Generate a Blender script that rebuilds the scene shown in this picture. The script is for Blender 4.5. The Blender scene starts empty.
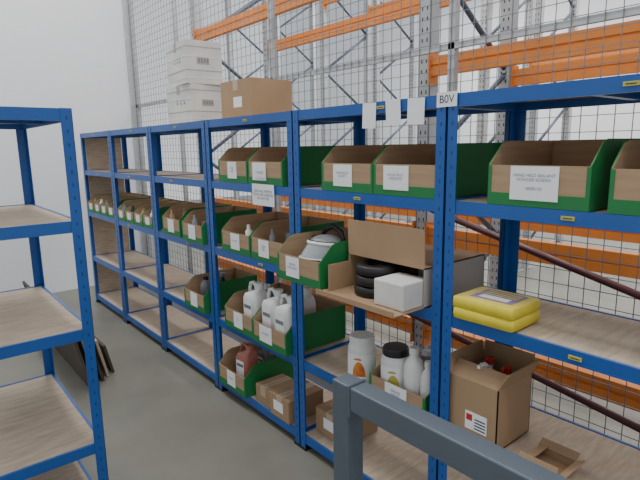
import bpy, math, random, bmesh
from mathutils import Vector, Matrix
random.seed(7)
C=bpy.context.collection
T=Matrix.Translation
# ------------------------------------------------------------ materials
def mat(name,col,rough=.5,metal=0,var=.0,scale=8,col2=None,bump=0,stretch=None,spec=.5):
    m=bpy.data.materials.new(name);m.use_nodes=True;nt=m.node_tree;b=nt.nodes["Principled BSDF"]
    b.inputs["Roughness"].default_value=rough;b.inputs["Metallic"].default_value=metal
    b.inputs["Specular IOR Level"].default_value=spec
    c=tuple(col)+(1,)
    b.inputs["Base Color"].default_value=c
    tc=nt.nodes.new("ShaderNodeTexCoord");mp=nt.nodes.new("ShaderNodeMapping")
    if stretch: mp.inputs["Scale"].default_value=stretch
    nt.links.new(tc.outputs["Object"],mp.inputs[0])
    n=nt.nodes.new("ShaderNodeTexNoise");n.inputs["Scale"].default_value=scale;n.inputs["Detail"].default_value=6
    nt.links.new(mp.outputs[0],n.inputs["Vector"])
    if var or col2:
        r=nt.nodes.new("ShaderNodeValToRGB")
        r.color_ramp.elements[0].position=.3;r.color_ramp.elements[1].position=.7
        c2=tuple(col2)+(1,) if col2 else tuple(max(0,x*(1-var)) for x in col)+(1,)
        r.color_ramp.elements[0].color=c2;r.color_ramp.elements[1].color=c
        nt.links.new(n.outputs["Fac"],r.inputs[0]);nt.links.new(r.outputs[0],b.inputs["Base Color"])
    if bump:
        bn=nt.nodes.new("ShaderNodeBump");bn.inputs["Strength"].default_value=bump;bn.inputs["Distance"].default_value=.01
        nt.links.new(n.outputs["Fac"],bn.inputs["Height"]);nt.links.new(bn.outputs[0],b.inputs["Normal"])
    return m
BLUE=mat("blue_paint",(.014,.105,.40),.34,var=.15,scale=5)
BLUED=mat("slot_dark",(.008,.05,.20),.7)
HOLE=mat("rack_hole",(.03,.035,.05),.8)
WOOD=mat("chipboard",(.56,.46,.355),.75,col2=(.41,.325,.245),scale=10,bump=.1,stretch=(1,6,6))
GREEN=mat("green_card",(.012,.21,.055),.6,var=.12,scale=4)
CARD=mat("brown_card",(.45,.305,.185),.85,col2=(.37,.25,.15),scale=5,stretch=(1,1,12))
CARD2=mat("carton_card",(.44,.29,.17),.85,col2=(.34,.222,.13),scale=3)
CARDG=mat("grey_card",(.44,.41,.39),.85,var=.1,scale=4)
CARDD=mat("carton_inside_shade",(.28,.185,.115),.9,var=.1)  # carton card darkened, shade of the interior put into its colour
WHITE=mat("white_paper",(.90,.91,.92),.7,var=.03,scale=6)
WBOX=mat("white_carton",(.76,.75,.73),.65,col2=(.62,.61,.60),scale=7,bump=.4)
INK=mat("ink",(.03,.035,.07),.8)
PEN=mat("pen_blue",(.16,.19,.33),.8)
YEL=mat("yellow_pack",(.80,.66,.05),.45,var=.10,scale=30)
YLAB=mat("yellow_sticker",(.50,.46,.09),.6)
PURP=mat("purple_print",(.30,.22,.45),.5,var=.5,scale=60)
BLACK=mat("black_plastic",(.014,.014,.016),.4,var=.2)
GREYP=mat("grey_plastic",(.22,.235,.25),.35,var=.1)
LENS=mat("visor_lens",(.34,.37,.40),.10,var=.15)
HDPE=mat("white_plastic",(.80,.81,.80),.38,var=.05)
LABY=mat("label_orange",(.75,.33,.04),.5,col2=(.62,.05,.03),scale=25)
RED=mat("red_print",(.55,.03,.02),.5,var=.1)
PINK=mat("pink_plastic",(.5,.19,.14),.45,var=.1)
GALV=mat("galvanised",(.50,.52,.54),.5,metal=.3,var=.15,scale=12)
WIRE=mat("wire",(.20,.22,.24),.5,metal=.3)
ORANGE=mat("orange_beam",(.82,.27,.05),.5,var=.15,scale=6)
BRACE=mat("dark_brace",(.10,.12,.17),.5,metal=.3)
STEELG=mat("rail_grey",(.10,.125,.155),.42,var=.12,scale=6)
MAROON=mat("maroon_pipe",(.10,.022,.024),.4,var=.15)
DBROWN=mat("dark_board",(.09,.065,.05),.7,var=.4,scale=4)
TAPE=mat("tape",(.50,.40,.28),.3)
WALLM=mat("wall_white",(.84,.86,.90),.8,var=.03,scale=1)
FLOORM=mat("concrete",(.235,.228,.19),.42,col2=(.18,.175,.148),scale=2.2,bump=.03)
BAGM=mat("plastic_bag",(.5,.5,.51),.3,var=.4,scale=14,bump=.5)
# ------------------------------------------------------------ mesh builder
class MB:
    def __init__(s): s.v=[];s.f=[];s.mi=[];s.mats=[];s.sm=[]
    def m(s,mt):
        if mt not in s.mats: s.mats.append(mt)
        return s.mats.index(mt)
    def add(s,vs,fs,mt,M=None,smooth=False):
        o=len(s.v);i=s.m(mt)
        for p in vs:
            p=Vector(p); s.v.append(M@p if M else p)
        for f in fs: s.f.append([o+k for k in f]);s.mi.append(i);s.sm.append(smooth)
    def box(s,a,b,mt,M=None):
        x0,y0,z0=a;x1,y1,z1=b
        vs=[(x0,y0,z0),(x1,y0,z0),(x1,y1,z0),(x0,y1,z0),(x0,y0,z1),(x1,y0,z1),(x1,y1,z1),(x0,y1,z1)]
        s.add(vs,[(0,3,2,1),(4,5,6,7),(0,1,5,4),(1,2,6,5),(2,3,7,6),(3,0,4,7)],mt,M)
    def prism(s,poly,y0,y1,mt,M=None):
        n=len(poly);vs=[(x,y0,z) for x,z in poly]+[(x,y1,z) for x,z in poly]
        fs=[tuple(range(n)),tuple(reversed(range(n,2*n)))]+[(i,i+n,(i+1)%n+n,(i+1)%n) for i in range(n)]
        s.add(vs,fs,mt,M)
    def loft(s,rings,mt,M=None,n=24,pw=2.0,cap=True):
        vs=[]
        for z,rx,ry,ox,oy in rings:
            for k in range(n):
                t=2*math.pi*k/n;c,q=math.cos(t),math.sin(t)
                vs.append((ox+rx*math.copysign(abs(c)**(2/pw),c),oy+ry*math.copysign(abs(q)**(2/pw),q),z))
        fs=[]
        for r in range(len(rings)-1):
            for k in range(n):
                a=r*n+k;b=r*n+(k+1)%n;fs.append((a,b,b+n,a+n))
        s.add(vs,fs,mt,M,True)
        if cap:
            m=len(rings)-1
            s.add(vs[:n],[tuple(reversed(range(n)))],mt,M);s.add(vs[m*n:],[tuple(range(n))],mt,M)
    def tube(s,pts,r,mt,M=None,n=10,closed=False):
        pts=[Vector(p) for p in pts];vs=[];N=len(pts)
        for i,p in enumerate(pts):
            d=(pts[(i+1)%N]-pts[i-1]) if closed else (pts[min(i+1,N-1)]-pts[max(i-1,0)])
            d.normalize();a=d.cross(Vector((0,0,1)))
            if a.length<.05:a=d.cross(Vector((0,1,0)))
            a.normalize();b=d.cross(a)
            for k in range(n):
                t=2*math.pi*k/n;vs.append(p+a*r*math.cos(t)+b*r*math.sin(t))
        fs=[]
        for i in range(N if closed else N-1):
            for k in range(n):
                j=(i+1)%N;fs.append((i*n+k,i*n+(k+1)%n,j*n+(k+1)%n,j*n+k))
        if not closed: fs+= [tuple(reversed(range(n))),tuple(range((N-1)*n,N*n))]
        s.add(vs,fs,mt,M,True)
    def obj(s,name,loc=(0,0,0),rot=0,bevel=0,parent=None):
        me=bpy.data.meshes.new(name);me.from_pydata([tuple(v) for v in s.v],[],s.f)
        for mt in s.mats: me.materials.append(mt)
        for p,i,q in zip(me.polygons,s.mi,s.sm): p.material_index=i;p.use_smooth=q
        me.update();o=bpy.data.objects.new(name,me);C.objects.link(o);o.location=loc;o.rotation_euler=(0,0,rot)
        if parent:o.parent=parent
        if bevel:
            b=o.modifiers.new("bevel",'BEVEL');b.width=bevel;b.segments=2;b.limit_method='ANGLE';b.angle_limit=.7
        return o
TXT=Matrix(((0,0,-1),(-1,0,0),(0,1,0))).to_euler()
def text(body,loc,size,parent,name="label_text",mt=PEN,rot=None):
    c=bpy.data.curves.new(name,'FONT');c.body=body;c.size=size;c.align_x='CENTER';c.align_y='CENTER';c.space_line=1.0
    c.materials.append(mt);o=bpy.data.objects.new(name,c);C.objects.link(o);o.parent=parent;o.location=loc;o.rotation_euler=rot or TXT
    return o
# ------------------------------------------------------------ shelving
def shelving(x0,y0,dep,ln,levels,H,stick=(),name="shelving_unit",endpanel=False):
    b=MB();t=.002;w=.042
    for sx in (0,1):
        for sy in (0,1):
            X=0 if sx==0 else dep; Y=.003 if sy==0 else ln-.003
            dx=1 if sx==0 else -1; dy=1 if sy==0 else -1
            def bx(xa,xb,ya,yb,za,zb,mt=BLUE): b.box((min(xa,xb),min(ya,yb),za),(max(xa,xb),max(ya,yb),zb),mt)
            bx(X,X+dx*t,Y,Y+dy*w,0.012,H); bx(X,X+dx*w,Y,Y+dy*t,0.012,H)
            bx(X-dx*.003,X+dx*.048,Y-dy*.002,Y+dy*.048,0,.014,BLACK)
            z=.06
            while z<H-.03:
                bx(X-dx*.0006,X,Y+dy*.018,Y+dy*.024,z,z+.013,BLUED)
                bx(X+dx*.018,X+dx*.024,Y-dy*.0006,Y,z,z+.013,BLUED)
                z+=.05
    for h in levels:
        bh=.042
        for xa in (.003,dep-.015): 
            b.box((xa,.006,h-bh),(xa+.012,ln-.006,h+.003),BLUE)
            b.box((xa-.0015 if xa<.1 else xa+.012,.046,h-bh),(xa if xa<.1 else xa+.0135,ln-.046,h-bh+.006),BLUE)
        for ya in (.006,ln-.018): b.box((.006,ya,h-bh),(dep-.006,ya+.012,h+.003),BLUE)
        b.box((.015,.018,h-.012),(dep-.015,ln-.018,h),WOOD)
        b.box((.015,ln/2-.015,h-.035),(dep-.015,ln/2+.015,h-.0125),BLUE)
    for h,yy in stick:
        b.box((-.0012,yy-.02,h-.026),(.003,yy+.02,h-.014),YLAB)
        b.box((-.0016,yy-.014,h-.022),(-.0012,yy+.014,h-.019),INK)
    if endpanel:
        b.box((.045,ln-.002,.02),(dep-.045,ln+.006,H),WOOD)
    return b.obj(name,(x0,y0,0))
LV=[1.764,1.396,.976,.502,.084]
P=.9
for k in range(-2,5):
    shelving(0,k*P,.45,P,LV,1.768,[(h,.45+random.uniform(-.15,.15)) for h in LV[:3]],endpanel=(k==4))
LL=[1.748,1.326,.889,.389,.06]
shelving(-.962-.45,.982,.45,.9,LL,1.752)
# ------------------------------------------------------------ bins
def sbin(x,y,z,w=.32,d=.42,H=.2,hf=.125,label=None,lw=.10,lh=.095,lo=0,rot=0,labmat=WHITE,name="parts_bin",ts=.016,fill=0):
    """front at local x=0 facing -X ; y spans 0..w"""
    b=MB();t=.003
    side=[(0,0),(d,0),(d,H),(.10,H),(.07,H-.008),(0,hf)]
    ins=[(.002,.002),(d-.002,.002),(d-.002,H-.001),(.101,H-.001),(.071,H-.009),(.002,hf)]
    b.prism(side,0,t,GREEN);b.prism(side,w-t,w,GREEN)
    b.prism(ins,t,t+.002,CARD);b.prism(ins,w-t-.002,w-t,CARD)
    b.box((0,t,0),(t,w-t,hf-.002),CARD)
    b.box((-.0015,0,0),(0,w,.040),GREEN)
    b.box((-.0015,0,.040),(0,.012,hf-.004),GREEN);b.box((-.0015,w-.012,.040),(0,w,hf-.004),GREEN)
    b.box((d-t,t,0),(d,w-t,H),CARD);b.box((t,t,0),(d-t,w-t,t),CARD)
    if lw:
        c=w/2+lo
        b.box((-.0035,c-lw/2,hf*.5-lh/2+.008),(-.0018,c+lw/2,hf*.5+lh/2+.008),labmat)
    for i in range(fill):
        m=random.choice([WHITE,GREYP,BLACK,CARD2,HDPE,GREYP]);q=random.uniform(.03,.05)
        yy=random.uniform(.06,w-.06);xx=.05+.05*i
        if i%2: b.box((xx-q*.5,yy-q*.6,t),(xx+q*.5,yy+q*.6,hf*random.uniform(.9,1.4)),m)
        else: b.loft([(t,q*.5,q*.5,xx,yy),(hf*1.1,q*.5,q*.5,xx,yy),(hf*1.2,q*.25,q*.25,xx,yy),(hf*1.4,q*.25,q*.25,xx,yy)],m,n=14)
    o=b.obj(name,(x,y,z),rot)
    if label: text(label,(-.0042,w/2+lo,hf*.5+.012),ts,o)
    return o
def lv(i): return LV[i]+.004
sbin(.004,-.495,lv(1),.325,label="HAND HELD SEALANT\nPOWDER SCREEN\n\n18000150",lw=.155,lh=.105,lo=.005,H=.205,hf=.13,ts=.0135)
sbin(.004,-.87,lv(1),.325,label="GROUND\nCABLE",lw=.12)
sbin(.006,.365,lv(1),.325,label="SAND BELTS\n60 GRIT",lo=.02,lw=.12,ts=.014)
sbin(.006,.035,lv(1),.325,label="PULLEY BOLT\nASSORTED",lo=.04,lw=.13,ts=.014)
sbin(.006,1.335,lv(1),.325,label="HOSE\nCLIPS",lo=.0)
sbin(.006,1.0,lv(1),.325,label="FITTINGS",lo=.05,lw=.13)
sbin(-.14,.535,lv(2),.32,label="VISORS\nGOGGLES",lw=.10,lo=.04)
sbin(.004,1.335,lv(2),.325,label="GLOVES",fill=2)
sbin(.004,1.0,lv(2),.325,label="CABLE\nTIES",lo=.03,fill=3)
sbin(-.02,1.87,lv(2),.3,lw=.1,fill=4)
sbin(.0,2.25,lv(2),.3,lw=.1,fill=3)
for k in range(4):
    sbin(.004,2.76+k*.205,lv(2),.195,H=.17,hf=.1,lw=.08,lh=.06,fill=3)
    sbin(.004,3.65+k*.205,lv(2),.195,H=.17,hf=.1,lw=.08,lh=.06,fill=3)
sbin(-.03,.96,lv(3),.325,label="SOLVENT",lo=.03,lw=.12)
sbin(-.02,1.30,lv(3),.325,label="OIL")
sbin(-.02,1.9,lv(3),.3,lw=.1)
sbin(.004,.07,lv(3),.31,d=.26,H=.13,hf=.10,label="GREASE\nPASTE",lw=.12,lh=.08)
sbin(-.02,1.42,lv(4),.325,label="FLUIDS")
# ------------------------------------------------------------ cartons
def carton(name,x,y,z,dx,dy,dz,mt,rot=0,label=None,tape=True,marks=False,tp=TAPE):
    b=MB();b.box((0,0,0),(dx,dy,dz),mt)
    if tape:
        b.box((-.0008,dy/2-.025,dz-.06),(0,dy/2+.025,dz+.0008),tp)
        b.box((-.0008,dy/2-.025,dz),(dx+.0008,dy/2+.025,dz+.0008),tp)
        b.box((0,dy/2-.001,dz+.0008),(dx,dy/2+.001,dz+.0012),INK)
    if label:
        b.box((-.0012,dy*.3,dz*.3),(0,dy*.3+.09,dz*.3+.06),WHITE)
    if marks:
        for i in range(3):
            q=dy*.25+i*.05; b.box((-.001,q,dz*.6),(0,q+.03,dz*.6+.006),GREYP);b.box((-.001,q,dz*.5),(0,q+.018,dz*.56),GREYP)
        b.box((dx*.3,-.001,dz*.45),(dx*.3+.09,0,dz*.62),CARDG)
        for i in range(4): b.box((dx*.34+i*.02,-.0015,dz*.49),(dx*.34+i*.02+.012,-.001,dz*.585),GREYP)
        for q,w_,mm in ((.12,.05,HDPE),(.30,.09,CARDG),(.62,.04,HDPE),(.84,.07,CARDG)):
            b.box((-.0012,-.0012,dz*q),(dx+.0012,dy+.0012,dz*q+.006),mm)
    return b.obj(name,(x,y,z),rot,bevel=.006)
carton("white_cardboard_box",.10,2.16,1.768,.27,.35,.26,WBOX,0.05,marks=True,tp=CARDG)
carton("white_cardboard_box",.08,2.17,2.030,.26,.37,.28,WBOX,-.08,marks=True,tp=CARDG)
carton("cardboard_box",.13,1.46,1.768,.30,.33,.225,CARD2,.03,label=True)
def open_carton(name,x,y,z,dx,dy,dz,mt,ang=(35,20,-60,40),fl=.12,rot=0,label=False):
    b=MB();t=.004
    b.box((0,0,0),(dx,dy,t),mt);b.box((0,0,0),(t,dy,dz),mt);b.box((dx-t,0,0),(dx,dy,dz),mt)
    b.box((0,0,0),(dx,t,dz),mt);b.box((0,dy-t,0),(dx,dy,dz),mt)
    a=[math.radians(q) for q in ang]
    b.box((0,0,0),(t,dy,fl),CARD2,T((0,0,dz))@Matrix.Rotation(-a[0],4,'Y'))
    b.box((-t,0,0),(0,dy,fl),CARD2,T((dx,0,dz))@Matrix.Rotation(a[1],4,'Y'))
    b.box((0,0,0),(dx,t,fl),CARD2,T((0,0,dz))@Matrix.Rotation(a[2],4,'X'))
    b.box((0,-t,0),(dx,0,fl),CARD2,T((0,dy,dz))@Matrix.Rotation(-a[3],4,'X'))
    if label:
        b.box((-.001,.04,.05),(0,.13,.12),WHITE);b.box((-.0015,.1,.085),(-.001,.125,.11),RED)
        for i in range(4): b.box((-.0015,.045,.058+i*.012),(-.001,.09,.063+i*.012),INK)
    return b.obj(name,(x,y,z),rot)
open_carton("open_cardboard_box",.02,-.235,lv(3),.23,.205,.240,CARD2,(-50,10,25,12),.07,label=True)
def spray(x,y,z,h,cap):
    b=MB()
    b.loft([(0,.028,.028,0,0),(.004,.03,.03,0,0),(h*.78,.03,.03,0,0),(h*.84,.012,.012,0,0),(h*.93,.012,.012,0,0)],HDPE)
    b.loft([(h*.92,.016,.016,0,0),(h,.015,.015,0,0)],cap);b.box((-.035,-.006,h*.97),(.012,.006,h*1.01),cap)
    return b.obj("plastic_bottle",(x,y,z))
spray(.09,-.13,lv(3)+.006,.28,HDPE);spray(.18,-.10,lv(3)+.006,.27,RED);spray(.15,-.19,lv(3)+.006,.27,RED)
open_carton("open_cardboard_box",.0,-.46,lv(3),.14,.13,.03,CARD2,(-20,60,60,-70),.035)
# carton lying on its side with tray flap
b=MB();W_=.42;D_=.40;Hh=.155;t=.004
b.box((0,0,0),(D_,W_,t),CARD2);b.box((0,0,Hh-t),(D_,W_,Hh),CARD2);b.box((0,0,0),(D_,t,Hh),CARDG);b.box((0,W_-t,0),(D_,W_,Hh),CARD2);b.box((D_-t,0,0),(D_,W_,Hh),CARDD)  # near side grey: shadow on the brown card put into its colour
b.box((-.0,0,0),(t,W_,.15),CARD2,T((0,0,Hh))@Matrix.Rotation(math.radians(-2),4,'Y'))
b.box((-.17,0,0),(0,W_+.02,t),CARD2)
b.box((-.004,0,0),(0,W_+.02,.022),CARD2,T((-.17,0,-.0)))
b.box((-.12,0,0),(0,t,.12),CARD2,T((0,W_-t,0)))
b.obj("open_cardboard_box",(-.01,.075,lv(2)))
def roll(name,x,y,z,r,L):
    b=MB()
    b.loft([(0,r*.55,r*.55,0,0),(0,r*.9,r*.9,0,0),(.006,r,r,0,0),(L-.006,r,r,0,0),(L,r*.9,r*.9,0,0),(L,r*.55,r*.55,0,0),(0,r*.55,r*.55,0,0)],BLACK,cap=False,n=32)
    return b.obj(name,(x,y,z))
z=lv(2)+.0045
for i in range(3): roll("black_tape_roll",-.005+.004*i,.335,z+i*.043,.09,.042)
carton("white_cardboard_box",-.12,.085,lv(2)+.0045,.15,.15,.105,WBOX,0,tape=False)
carton("cardboard_box",.15,.12,lv(2)+.0045,.2,.12,.12,CARDG,0,tape=False)
carton("cardboard_box",.02,1.21,lv(4),.2,.15,.11,CARD2,0,tape=True)
carton("cardboard_box",.0,1.0,lv(4),.25,.18,.13,CARD2,.0,tape=True,label=True)
carton("cardboard_box",.08,.64,lv(4),.25,.22,.14,CARD2,.0,tape=True,label=True)
# ------------------------------------------------------------ yellow cloth packs
def pack(x,y,z,rot,top):
    b=MB();dx,dy,dz=.19,.235,.040
    rings=[(0,dx*.48,dy*.48,0,0),(.003,dx*.5,dy*.5,0,0),(dz*.5,dx*.505,dy*.505,0,0),(dz-.003,dx*.5,dy*.5,0,0),(dz,dx*.48,dy*.48,0,0)]
    b.loft(rings,YEL,pw=22,n=64)
    if top:
        b.box((-.05,-.085,dz),(.075,.075,dz+.0006),PURP)
        b.box((-.035,-.06,dz+.0006),(.0,.05,dz+.0012),WHITE)
        for i in range(3): b.box((.012+i*.02,-.07,dz+.0006),(.020+i*.02,.06,dz+.001),YEL)
    return b.obj("yellow_cloth_pack",(x,y,z),rot)
pack(.085,-.172,lv(2)+.0,.03,False);pack(.085,-.17,lv(2)+.0402,.01,True)
# ------------------------------------------------------------ bottles & tubs
def tub(x,y,z,r,h,lid,lab=LABY,name="plastic_tub"):
    b=MB()
    b.loft([(0,r*.92,r*.92,0,0),(.006,r,r,0,0),(h*.72,r,r,0,0),(h*.8,r*.93,r*.93,0,0),(h*.84,r*.8,r*.8,0,0),(h*.86,r*.8,r*.8,0,0)],HDPE,n=32)
    b.loft([(h*.85,r*.88,r*.88,0,0),(h*.98,r*.88,r*.88,0,0),(h,r*.83,r*.83,0,0)],lid,n=32)
    for k in range(4): b.tube([(r*.89*math.cos(t*.2618),r*.89*math.sin(t*.2618),h*(.87+.03*k)) for t in range(24)],.001,lid,closed=True,n=6)
    n=20;a0=math.radians(115);a1=math.radians(285);vs=[];fs=[]
    for i in range(n+1):
        a=a0+(a1-a0)*i/n
        vs+=[((r+.0008)*math.cos(a),(r+.0008)*math.sin(a),h*.12),((r+.0008)*math.cos(a),(r+.0008)*math.sin(a),h*.66)]
    for i in range(n): fs.append((2*i,2*i+2,2*i+3,2*i+1))
    b.add(vs,fs,WHITE,smooth=True)
    for (p0,p1,z0,zz) in ((185,240,.2,.32),(190,225,.55,.05),(170,245,.14,.03)):
        vs=[];fs=[];a0=math.radians(p0);a1=math.radians(p1)
        for i in range(n+1):
            a=a0+(a1-a0)*i/n
            vs+=[((r+.0014)*math.cos(a),(r+.0014)*math.sin(a),h*z0),((r+.0014)*math.cos(a),(r+.0014)*math.sin(a),h*(z0+zz*max(0,math.sin(math.pi*i/n))**.5))]
        for i in range(n): fs.append((2*i,2*i+2,2*i+3,2*i+1))
        b.add(vs,fs,lab,smooth=True)
    return b.obj(name,(x,y,z))
tub(.08,.505,lv(3),.066,.225,HDPE)
tub(.085,.30,lv(3)+.0035,.064,.225,BLACK,lab=YLAB)
def bottle(x,y,z,r,h,mt=HDPE,cap=HDPE,rot=0):
    b=MB();b.loft([(0,r*.9,r*.9,0,0),(.005,r,r,0,0),(h*.68,r,r,0,0),(h*.76,r*.85,r*.85,0,0),(h*.84,r*.45,r*.45,0,0),(h*.9,r*.4,r*.4,0,0)],mt,n=24)
    b.loft([(h*.89,r*.5,r*.5,0,0),(h,r*.48,r*.48,0,0)],cap,n=20)
    return b.obj("plastic_bottle",(x,y,z),rot)
bottle(.07,.185,lv(3)+.0035,.042,.26);bottle(.07,.11,lv(3)+.0035,.031,.22);bottle(.2,.22,lv(3)+.0035,.04,.2,GREYP)
bottle(.1,2.1,lv(3)+.0035,.04,.2,GREYP,BLACK);bottle(.1,1.98,lv(3)+.0035,.035,.17,BLACK,BLACK);bottle(.2,2.04,lv(3)+.0035,.04,.22,BLACK,GREYP)
def jerry(x,y,z,rot,mt=HDPE,s=1,cap=HDPE):
    b=MB();hx,hy,h=.05*s,.060*s,.225*s
    b.loft([(0,hx*.9,hy*.92,0,0),(.006,hx,hy,0,0),(h*.75,hx,hy,0,0),(h*.86,hx*.92,hy*.85,0,-.004),(h*.93,hx*.7,hy*.5,0,-.02*s),(h*.97,.018*s,.018*s,0,-.035*s),(h*1.03,.017*s,.017*s,0,-.035*s)],mt,n=36,pw=4)
    b.loft([(h*1.01,.022*s,.022*s,0,-.035*s),(h*1.13,.021*s,.021*s,0,-.035*s)],cap,n=20)
    b.tube([(0,-.015*s,h*.9),(0,-.004*s,h*1.04),(0,.015*s,h*1.1),(0,.040*s,h*1.06),(0,.050*s,h*.95),(0,.050*s,h*.8)],.009*s,mt,n=10)
    b.box((-hx-.0008,-hy*.6,h*.2),(-hx,hy*.6,h*.72),WHITE);b.box((-hx-.0014,-hy*.5,h*.56),(-hx-.0006,hy*.5,h*.64),GREYP)
    return b.obj("jerrycan",(x,y,z),rot)
jz=lv(3)+.0035
jerry(.07,1.20,jz,.0,s=1.2);jerry(.05,1.045,jz,.0,s=1.2);jerry(.07,1.40,jz,0,s=1.2);jerry(.21,1.13,jz,.1,s=1.2);jerry(.21,1.52,jz,.0,s=.95,mt=GREYP)
jerry(.09,1.57,lv(4)+.0035,.1,PINK,1.1,PINK)
jerry(.25,1.6,lv(4)+.0035,.1,s=.9,mt=GREYP)
bm=bmesh.new();bmesh.ops.create_icosphere(bm,subdivisions=4,radius=.065)
for v in bm.verts:
    n=math.sin(v.co.x*90+v.co.y*60)*.1+math.sin(v.co.z*120+v.co.x*50)*.1+random.uniform(-.03,.03)
    v.co*=1+n;v.co.z=max(v.co.z*1.3,-.06)
me=bpy.data.meshes.new("plastic_bag");bm.to_mesh(me);bm.free();me.materials.append(BAGM)
o=bpy.data.objects.new("plastic_bag",me);C.objects.link(o);o.location=(.36,.30,lv(3)+.06)
# ------------------------------------------------------------ face shield in the protruding bin
b=MB()
n=18;m_=8;vs=[];fs=[]
for j in range(m_+1):
    e=math.radians(90*j/m_)
    for i in range(n+1):
        a=math.radians(80+200*i/n)
        vs.append((.10*math.cos(a)*math.cos(e),.085*math.sin(a)*math.cos(e),.04*math.sin(e)))
for j in range(m_):
    for i in range(n):
        q=j*(n+1)+i;fs.append((q,q+1,q+n+2,q+n+1))
b.add(vs,fs,GREYP,smooth=True)
vs=[];fs=[]
for i in range(n+1):
    a=math.radians(90+180*i/n)
    for j in range(6):
        r=.105+.010*j;vs.append((r*math.cos(a),(.09+.002*j)*math.sin(a),-.014*j))
for i in range(n):
    for j in range(5):
        q=i*6+j;fs.append((q,q+6,q+7,q+1))
b.add(vs,fs,LENS,smooth=True)
b.tube([(.155*math.cos(math.radians(a)),.10*math.sin(math.radians(a)),-.07) for a in range(92,270,8)],.004,HDPE)
b.tube([(.105*math.cos(math.radians(a)),.09*math.sin(math.radians(a)),0) for a in range(90,275,8)],.009,HDPE)
b.tube([(.10*math.cos(math.radians(a)),.085*math.sin(math.radians(a)),.0) for a in range(0,360,12)],.012,BLACK,closed=True)
b.tube([(.02,-.088,0),(.02,-.06,.055),(.02,0,.078),(.02,.06,.055),(.02,.088,0)],.012,BLACK)
b.loft([(-.012,.024,.024,0,0),(.012,.024,.024,0,0)],BLACK,T((0,-.1,0))@Matrix.Rotation(math.pi/2,4,'X'))
b.loft([(-.012,.024,.024,0,0),(.012,.024,.024,0,0)],BLACK,T((0,.1,0))@Matrix.Rotation(math.pi/2,4,'X'))
o=b.obj("face_shield",(.05,.695,lv(2)+.165));o.rotation_euler=(0,.12,0)
# ------------------------------------------------------------ notes
def note(y,z0,dy,dz,tx=None,name="paper_note",x=-.003,tilt=0,s=.014):
    b=MB();b.box((-.0006,-dy/2,-dz),(0,dy/2,0),WHITE)
    o=b.obj(name,(x,y,z0));o.rotation_euler=(tilt,0,0)
    if tx:text(tx,(-.0012,0,-dz/2),s,o,mt=INK)
    return o
note(.375,1.765,.075,.10,tilt=.04);note(.25,1.768,.075,.095,None,tilt=-.05);note(.135,1.765,.08,.095,tilt=.03)
note(1.17,1.405,.21,.115,"UNTIL ALL ITEMS IN\nSTOCK ARE CHECKED\nDO NOT USE",name="paper_sign",x=-.004,s=.019)
note(1.19,1.49,.10,.05,"STOCK",name="paper_sign",x=-.0045,s=.02)
note(.0,1.774,.085,.05,"B0V",name="rack_tag",s=.038)
# ------------------------------------------------------------ wire mesh partition
XM=.85;YW=5.2;YN=-2.6;ZT=4.2
b=MB();y=YN
while y<YW-.02:
    b.box((XM-.0016,y-.0016,.05),(XM+.0016,y+.0016,ZT),WIRE);y+=.07
z=.1
while z<ZT:
    b.box((XM-.0048,YN,z-.0016),(XM-.0016,YW-.01,z+.0016),WIRE);z+=.07
for y in (-2.4,-.62,.62,2.3,4.0,5.15):
    b.box((XM+.004,y-.02,0),(XM+.044,y+.02,ZT),GALV)
for z in (.08,2.11,4.15): b.box((XM+.004,YN,z-.016),(XM+.03,YW-.01,z+.016),GALV)
for za,zb in ((1.36,.66),(.64,.2)):
    b.tube([(XM-.03,1.2,za),(XM-.03,-1.6,zb)],.017,MAROON)
    for y in (.62,-.62):
        zz=za+(zb-za)*(1.2-y)/2.8; b.box((XM-.035,y-.012,zz-.02),(XM+.006,y+.012,zz+.02),GALV)
b.obj("wire_mesh_partition")
# ------------------------------------------------------------ pallet racking
def rackframe(b,x0,x1,y,H):
    for x in (x0,x1):
        b.box((x-.04,y-.045,0),(x+.04,y-.043,H),GALV);b.box((x-.04,y+.043,0),(x+.04,y+.045,H),GALV)
        b.box((x-.04,y-.045,0),(x-.037,y+.045,H),GALV);b.box((x+.037,y-.045,0),(x+.04,y+.045,H),GALV)
        b.box((x-.07,y-.07,0),(x+.07,y+.07,.008),GALV)
        z=.1
        while z<H: 
            for q in (-.022,.014): b.box((x-.041,y+q,z),(x-.04,y+q+.008,z+.022),HOLE)
            z+=.06
    z=.3;s=1
    while z<H-.6:
        p0=(x0 if s>0 else x1,y,z);p1=(x1 if s>0 else x0,y,z+.6)
        b.tube([p0,p1],.019,BRACE,n=6);z+=.6;s=-s
    for z in (.25,H-.2): b.tube([(x0,y,z),(x1,y,z)],.017,GALV,n=6)
def beam(b,x,y0,y1,z,h=.11,mt=ORANGE):
    b.box((x-.025,y0,z),(x+.025,y1,z+h*.42),mt);b.box((x-.018,y0,z+h*.42),(x+.018,y1,z+h*.58),mt);b.box((x-.025,y0,z+h*.58),(x+.025,y1,z+h),mt)
    for y in (y0,y1-.008): b.box((x-.045,y,z-.05),(x+.045,y+.008,z+h+.03),mt)
def rack(x0,dep,ys,levels,H=5.5):
    b=MB()
    for y in ys: rackframe(b,x0,x0+dep,y,H)
    for i in range(len(ys)-1):
        for z in levels[i]:
            for x in (x0-.02,x0+dep+.02): beam(b,x,ys[i]+.047,ys[i+1]-.047,z)
    return b.obj("pallet_racking")
rack(1.08,.88,[-1.8,.95,3.95],[[.35,.98,2.0],[.35,.98,2.66]])
rack(3.6,.9,[-3.2,-.5,2.2,4.9,7.6],[[2.5],[2.5,3.6],[3.6],[]])
rack(4.7,.9,[-3.2,-.5,2.2,4.9,7.6],[[2.5],[2.5],[],[]])
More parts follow.
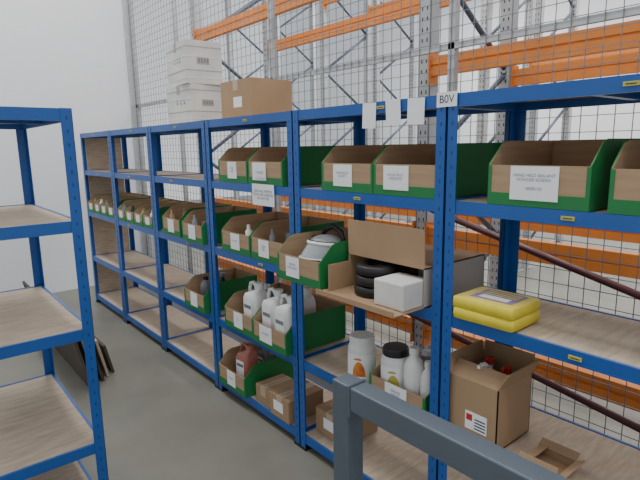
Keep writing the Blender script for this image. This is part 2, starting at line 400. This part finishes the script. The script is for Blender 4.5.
# ------------------------------------------------------------ guard rail
b=MB();rx,ry,s=-.665,-.205,.029;zt=1.0
b.box((rx-s,ry-s,.0),(rx+s,ry+s,zt),STEELG);b.box((rx-.07,ry-.07,0),(rx+.07,ry+.07,.008),STEELG)
b.box((rx-s-.002,ry-s-.008,zt-.085),(rx+s+.002,ry-s,zt+.004),STEELG)
b.box((rx-.028,-2.4,zt-.066),(rx+.028,ry-s-.008,zt-.002),STEELG)
b.box((rx-.028,-2.4,.45),(rx+.028,ry-s,.51),STEELG)
b.box((rx-s,-2.46,0),(rx+s,-2.4,zt),STEELG)
b.obj("guard_rail",bevel=.004)
# ------------------------------------------------------------ leaning boards behind left shelving
b=MB()
for i in range(5):
    M=T((-.66+i*.05,2.35+.05*i,0))@Matrix.Rotation(math.radians(-12),4,'Y')
    b.box((0,0,0),(.018,1.5-.1*i,.50-.07*i),[DBROWN,GREYP,DBROWN,WOOD,DBROWN][i],M)
b.obj("stacked_boards")
# ------------------------------------------------------------ room
def plane(name,a,b_,mt):
    b=MB();b.box(a,b_,mt);return b.obj(name)
plane("floor",(-6,-5,-.1),(12,14,0),FLOORM)
plane("wall_far",(-6,YW,0),(XM+.05,YW+.15,6),WALLM)
plane("wall_back",(9,-5,0),(9.2,14,7),WALLM)
plane("trim_1",(XM-.06,YW-.03,0),(XM+.06,YW,6),GALV)
# ------------------------------------------------------------ lights
W=bpy.data.worlds.new("World");bpy.context.scene.world=W;W.use_nodes=True
W.node_tree.nodes["Background"].inputs[0].default_value=(.93,.97,1,1);W.node_tree.nodes["Background"].inputs[1].default_value=.82
for i,(x,y,e) in enumerate([(-.6,3.6,80),(-.6,.6,45),(-1.2,-2.5,50),(3,2,130),(6.5,5,200),(6.5,0,200)]):
    l=bpy.data.lights.new("ceiling_light",'AREA');l.shape='RECTANGLE';l.size=.5;l.size_y=2.4;l.energy=e;l.color=(1,.98,.95)
    o=bpy.data.objects.new("ceiling_light",l);C.objects.link(o);o.location=(x,y,5)
# ------------------------------------------------------------ camera
yaw,pit,rol=math.radians(39.549),math.radians(10.305),math.radians(-.946)
f=Vector((math.sin(yaw)*math.cos(pit),math.cos(yaw)*math.cos(pit),-math.sin(pit)))
r=Vector((math.cos(yaw),-math.sin(yaw),0));u=r.cross(f)
c_,s_=math.cos(rol),math.sin(rol);r2=c_*r+s_*u;u2=-s_*r+c_*u
cm=bpy.data.cameras.new("camera");cm.sensor_width=36;cm.lens=511.1*36/640;cm.clip_start=.02
co=bpy.data.objects.new("camera",cm);C.objects.link(co)
M=Matrix((r2,u2,-f)).transposed().to_4x4();M.translation=(-1.507,-1.121,1.594);co.matrix_world=M
bpy.context.scene.camera=co
